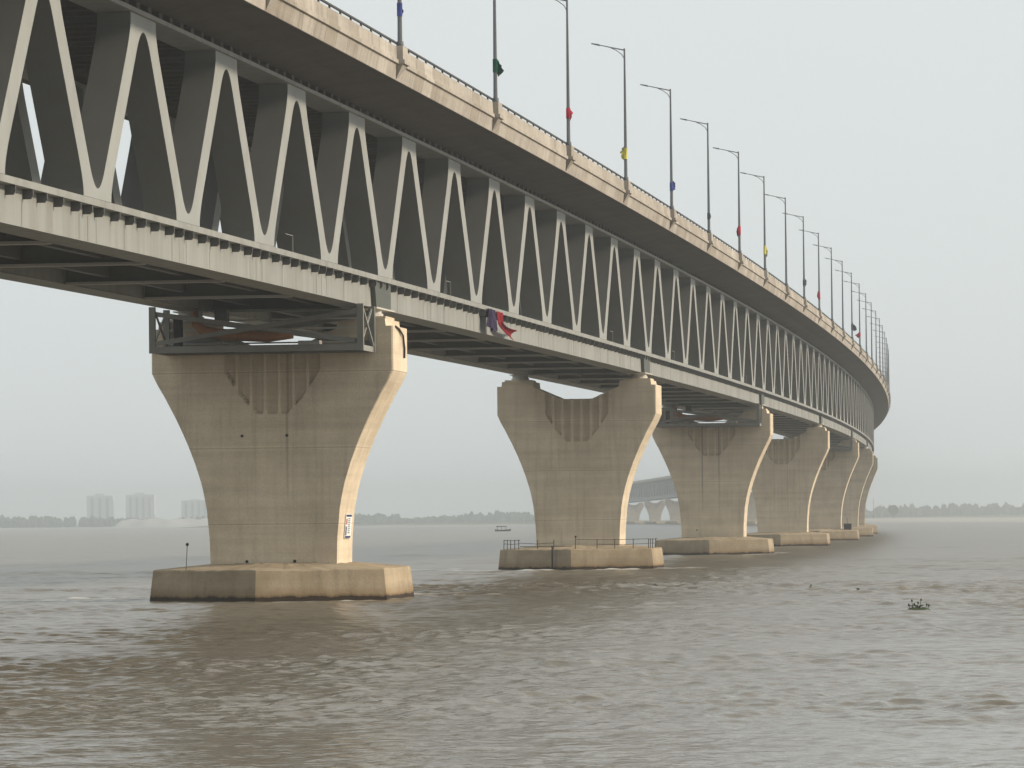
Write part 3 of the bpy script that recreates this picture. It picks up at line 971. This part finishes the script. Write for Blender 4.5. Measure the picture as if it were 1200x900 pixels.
# ------------------------------------------------------------------ cloths hung on the bottom chord
def hung(name, label, s0, s1, z0, z1, mat, seed, tail=0.0):
    rr = np.random.default_rng(seed)
    nx, nz = 16, 14
    pts = []
    for i in range(nz + 1):
        v = i / nz
        row = []
        for j in range(nx + 1):
            u = j / nx
            w = 1 - 0.25 * v * (1 - v) * 2
            uu = 0.5 + (u - 0.5) * w
            ss = s0 + (s1 - s0) * uu
            zc = z0 + (z1 - z0) * v * (1 - 0.12 * math.sin(u * 5 + seed))
            if tail:
                bend = max(0, v - 0.45) / 0.55
                ss += tail * bend ** 1.3
                zc += (z0 - z1) * 0.42 * bend ** 2 * (0.25 + 0.9 * u) 
            lat = 0.12 + 0.14 * math.sin(u * 11 + v * 3 + seed) * (0.3 + v) + 0.10 * v
            row.append((lat, ss, zc))
        pts.append(row)
    s_c = (s0 + s1) / 2
    mb = MB()
    F = [[Vector((p[0], p[1] - s_c, p[2])) for p in r] for r in pts]
    mb.quad_grid(F)
    mb.quad_grid([[p - Vector((0.03, 0, 0)) for p in r[::-1]] for r in F])
    o = mb.build(name, mat, None, True)
    o.matrix_world = frame(s_c, 0, zz(s_c))
    return tag(o, label, 'cloth')
p_ = PANEL
hung('purple_cloth', 'purple and grey cloth hanging over the lower chord, left of the red one', 2.24 * p_, 2.44 * p_, -0.2, -1.75, M_PURPLE, 2)
hung('red_cloth', 'dark red cloth blown sideways on the lower chord', 2.50 * p_, 2.66 * p_, -0.25, -2.2, M_RED, 5, 6.5)

# ------------------------------------------------------------------ inspection cages slung in front of piers
def cage(k, label):
    s = SPAN * k
    zt = zz(s)
    c = empty('inspection_cage', P(s, LC, zt - 2.06), rotz(s))
    tag(c, label, 'inspection cage', 'inspection cages under the bridge')
    x0, x1, y0, y1, h = -6.85, 6.65, -7.4, -3.45, 2.95
    for y in (y0, y1):
        for x in (x0, x1):
            MB().box(x - 0.2, x + 0.2, y - 0.13, y + 0.13, -h, 0.0).build('post', M_CAGE, c)
        MB().box(x0 + 0.2, x1 - 0.2, y - 0.16, y + 0.16, -h, -h + 0.42).build('bottom_beam', M_CAGE, c)
        MB().bar((x0 + 0.2, y, -h + 0.6), (x1 - 0.2, y, -0.45), 0.16, 0.3).build('brace', M_CAGE, c)
        MB().bar((x0 + 0.2, y + 0.17, -0.45), (x1 - 0.2, y + 0.17, -h + 0.6), 0.16, 0.3).build('brace', M_CAGE, c)
    for z in (-h + 0.7, -0.75, -1.35):
        MB().bar((x0 + 0.3, y1 - 0.4, z), (x1 - 0.8, y1 - 0.4, z), 0.1, 0.1).build('rail', M_BEARING, c)
    for x in (x0, x1):
        MB().box(x - 0.12, x + 0.12, y0 + 0.13, y1 - 0.13, -h, -h + 0.35).build('side_beam', M_STEEL, c)
        MB().bar((x, y0 + 0.14, -h + 0.4), (x, y1 - 0.14, -0.2), 0.1, 0.14).build('side_brace', M_STEEL, c)
        MB().bar((x + 0.11, y0 + 0.14, -0.2), (x + 0.11, y1 - 0.14, -h + 0.4), 0.1, 0.14).build('side_brace', M_STEEL, c)
    for i in range(6):
        MB().box(x0 + 0.2 + i * 2.2, x0 + 2.3 + i * 2.2, y0 + 0.17, y1 - 0.17, -h + 0.1, -h + 0.16).build('floor_grating', M_RAIL, c)
    # orange pipe and hoist parts inside
    MB().tube([(-4.6, -5.2, -0.2), (-4.5, -5.2, -1.0), (-4.0, -5.2, -1.5), (-2.6, -5.1, -1.75), (0.2, -5.0, -1.9), (1.8, -5.0, -1.85)], [0.28, 0.3, 0.34, 0.36, 0.36, 0.2], 12).build('pipe', M_ORANGE, c, True)
    MB().box(-5.9, -5.4, -5.6, -5.0, -2.7, -0.6).build('cabinet', M_BLACK, c)
    MB().box(2.2, 3.6, -5.4, -4.6, -2.6, -2.2).build('hoist', M_BEARING, c)
    MB().box(-3.2, -2.4, -5.6, -4.8, -0.9, -0.1).build('motor', M_BEAM, c)
    return c
cage(0, 'steel inspection cage with crossed braces hung across the top of the nearest pier')
cage(2, 'steel inspection cage hung in front of the third pier')
cage(4, 'small dark inspection cage in front of the fifth pier')

# ------------------------------------------------------------------ small things on the pile caps
def local(k, x, y, z): return frame(SPAN * k, LC, 0) @ Vector((x, y, z))
def rod(k, x, y, h, lean, label):
    o = empty('gauge_rod', local(k, x, y, 2.0), rotz(SPAN * k))
    tag(o, label, 'rod')
    MB().tube([(0, 0, -0.05), (lean, 0, h)], 0.025, 6).build('stem', M_RAIL, o)
    MB().ball((lean, 0, h), 0.11).build('ball_top', M_BLACK, o)
rod(0, -5.2, -5.6, 1.65, 0.1, 'thin leaning rod with a black ball on the nearest pile cap')
rod(1, 0.3, -7.4, 1.25, 0.02, 'short thin rod with a black top on the railed pile cap')

rail = empty('guard_rail', local(1, 0, 0, 2.0), rotz(SPAN))
tag(rail, 'rusty pipe guard rail round the front of the second pile cap', 'railing')
M_RUST = plain('rusty_pipe', (0.05, 0.035, 0.025), 0.9)
LT, FR, RT = Vector((-7.2, -4.6, 0.05)), Vector((0, -8.15, 0.05)), Vector((7.2, -4.6, 0.05))
def railpost(p, h): MB().tube([p, p + Vector((0.02, 0, h))], 0.036, 6).build('post', M_RUST, rail)
for u in (0.0, 0.05, 0.1, 0.16, 0.22, 0.5, 0.74): railpost(LT.lerp(FR, u), 0.95)
for u in (0.05, 0.33, 0.56, 0.8, 1.0): railpost(FR.lerp(RT, u), 0.95)
RB = Vector((7.2, 3.6, 0.05))
for u in (0.2, 0.45, 0.8): railpost(RT.lerp(RB, u), 0.95)
def rr_(a, b, z, sag=0.05): MB().tube([a + Vector((0, 0, z)), (a + b) / 2 + Vector((0, 0, z - sag)), b + Vector((0, 0, z))], 0.028, 6).build('rail_bar', M_RUST, rail)
rr_(LT, LT.lerp(FR, 0.24), 0.9); rr_(LT, LT.lerp(FR, 0.24), 0.55)
rr_(LT.lerp(FR, 0.24), LT.lerp(FR, 0.74), 0.62, 0.1); rr_(LT.lerp(FR, 0.24), FR, 0.28)
rr_(FR.lerp(RT, 0.05), RT, 0.92); rr_(FR.lerp(RT, 0.33), RT, 0.45); rr_(RT, RB, 0.9); rr_(RT, RB, 0.5)
pipe = MB().tube([(-1.9, -8.05, 0.35 + 2.0), (-1.9, -8.1, 2.0), (-1.9, -8.3, 0.0)], 0.09, 8).build('down_pipe', M_RUST)
pipe.matrix_world = frame(SPAN, LC, 0)
tag(pipe, 'dark pipe running down the shaded face of the second pile cap', 'pipe')
box_ = empty('black_box', local(4, 5.6, -3.4, 2.05), rotz(600))
tag(box_, 'black box with a thin mast on the fifth pile cap', 'box')
MB().box(-0.75, 0.75, -0.7, 0.7, 0, 1.25).build('body', M_BLACK, box_)
MB().box(-0.8, 0.8, -0.75, 0.75, 1.252, 1.36).build('lid', M_DARK, box_)
MB().tube([(-0.1, 0, 1.36), (-0.1, 0, 2.6)], 0.05, 6).build('mast', M_RAIL, box_)
cab = MB().tube([(7.98, -2.3, 17.55), (8.03, -1.2, 17.4), (8.06, 0.0, 17.05), (8.04, 0.6, 16.2), (8.03, 0.6, 15.6)], 0.07, 6).build('hanging_cable', M_RUST)
cab.matrix_world = frame(0, LC, 0)
tag(cab, 'brown cable drooping down the lit top corner of the nearest pier', 'cable')

# ------------------------------------------------------------------ boat
boat = empty('river_boat', (-4.5, 1760, 0.0), math.radians(8))
tag(boat, 'small dark covered boat on the water left of the second pier', 'boat')
M_HULL = plain('dark_hull', (0.05, 0.045, 0.04), 0.7)
secs = []
for i in range(13):
    u = i / 12
    x = -3.2 + 6.6 * u
    w = 0.95 * math.sin(math.pi * (0.1 + 0.85 * u)) ** 0.6
    top = 0.65 + 0.75 * max(0, u - 0.6) ** 1.6 * 2 + 0.5 * max(0, 0.25 - u)
    secs.append([(x, -w, top), (x, -w * 0.75, 0.1), (x, 0, -0.35 + 0.4 * abs(u - 0.45)), (x, w * 0.75, 0.1), (x, w, top)])
hb = MB()
hb.quad_grid(secs)
hb.quad_grid([[(s_[0][0], s_[0][1] * 0.96, s_[0][2] - 0.12), (s_[4][0], s_[4][1] * 0.96, s_[4][2] - 0.12)] for s_ in secs])
hb.build('hull', M_HULL, boat)
for x in (-2.2, -0.4, 1.4):
    for y in (-0.75, 0.75): MB().tube([(x, y, 0.5), (x, y, 1.9)], 0.05, 6).build('post', M_HULL, boat)
cn = MB()
cn.quad_grid([[(x, 0.95 * math.sin(a), 1.75 + 0.45 * math.cos(a)) for a in np.linspace(-1.4, 1.4, 8)] for x in (-2.5, -0.5, 1.7)])
cn.quad_grid([[(x, 0.91 * math.sin(a), 1.71 + 0.43 * math.cos(a)) for a in np.linspace(1.4, -1.4, 8)] for x in (-2.5, -0.5, 1.7)])
cn.build('canopy', plain('grey_canopy', (0.03, 0.032, 0.035)), boat)

# ------------------------------------------------------------------ floating plants
M_HYA = plain('water_hyacinth_leaf', (0.04, 0.058, 0.02), 0.7)
def clump(name, label, loc, w, nleaf, stems, seed):
    rr = np.random.default_rng(seed)
    t = empty(name, Vector(loc) + Vector((0, 0, 0.06)))
    tag(t, label, 'floating plant')
    mb = MB()
    pts = []
    for i in range(5):
        v = i / 4
        pts.append([((w / 2) * (1 - v * 0.45) * math.cos(a) * (1 + 0.15 * math.sin(3 * a + seed)), 0.35 * w * (1 - v * 0.45) * math.sin(a), -0.05 + 0.13 * v ** 0.6 + 0.03 * math.sin(5 * a)) for a in np.linspace(0, 2 * math.pi, 15)])
    mb.quad_grid(pts)
    mb.build('root_mat', M_HYA, t)
    for k in range(nleaf):
        a = rr.uniform(0, 6.28)
        r = rr.uniform(0.1, 0.46) * w
        h = rr.uniform(0.12, 0.2)
        c = Vector((r * math.cos(a), 0.6 * r * math.sin(a), h))
        u = Vector((math.cos(a), math.sin(a), 0.5)) * rr.uniform(0.06, 0.11)
        s = Vector((-math.sin(a), math.cos(a), 0.2)) * rr.uniform(0.04, 0.08)
        lm = MB()
        lm.quad_grid([[c - u - s * 0.3, c - u + s * 0.3], [c - s + Vector((0, 0, 0.02)), c + s + Vector((0, 0, 0.02))], [c + u * 0.6 - s * 0.8, c + u * 0.6 + s * 0.8], [c + u - s * 0.1, c + u + s * 0.1]])
        lm.build('leaf', M_HYA, t)
    for (x, h, lean) in stems:
        MB().tube([(x, 0, 0.02), (x + lean * 0.5, 0, h * 0.6), (x + lean, 0, h)], [0.022, 0.018, 0.014], 6).build('stem', M_HYA, t)
        MB().ball((x + lean, 0, h + 0.03), 0.055, 7, 5, 1.3).build('bud', M_HYA, t)
def water_at(px, py):             # where a pixel of the photograph meets the river
    x, y = (px - 600) / 5000, (py - 450) / 5000
    c_, s_ = math.cos(ROLL), math.sin(ROLL)
    x, y = c_ * x + s_ * y, -s_ * x + c_ * y
    d = Vector((x, math.cos(PITCH) + y * math.sin(PITCH), math.sin(PITCH) - y * math.cos(PITCH)))
    t = -CAM_H / d.z
    return Vector((d.x * t, d.y * t, 0))
clump('floating_plant', 'dark clump of floating plants with upright stems at right on the open water', water_at(1076, 715), 1.3, 22,
      [(-0.28, 0.42, -0.05), (-0.02, 0.30, 0.02), (0.07, 0.46, 0.09), (-0.12, 0.22, -0.08), (-0.45, 0.2, -0.05), (0.4, 0.2, 0.06), (0.52, 0.16, 0.05)], 3)
clump('floating_plant', 'tiny floating sprig with one bud left of the dark plant clump', water_at(950, 691), 0.3, 4, [(0, 0.22, 0.02)], 4)
clump('floating_plant', 'tiny flat floating sprig between the sprig with a bud and the dark clump', water_at(1006, 694), 0.45, 6, [], 5)
clump('floating_plant', 'low dark lump of weed drifting below the right end of the second pile cap', water_at(770, 689), 0.75, 9, [], 6)

# ------------------------------------------------------------------ haze
mh = bpy.data.materials.new('haze_air')
mh.use_nodes = True
nt = mh.node_tree
for n in list(nt.nodes):
    if n.type == 'BSDF_PRINCIPLED': nt.nodes.remove(n)
pv = nt.nodes.new('ShaderNodeVolumePrincipled')
pv.inputs['Color'].default_value = (0.905, 0.945, 0.968, 1)
pv.inputs['Density'].default_value = 0.00023
pv.inputs['Anisotropy'].default_value = 0.72
out = [n for n in nt.nodes if n.type == 'OUTPUT_MATERIAL'][0]
nt.links.new(pv.outputs[0], out.inputs['Volume'])
hz = MB().box(-3500, 3500, -600, 7600, -3.6, 62).build('haze', mh)
tag(hz, 'even pale haze filling the air over the river', 'haze', kind='stuff')
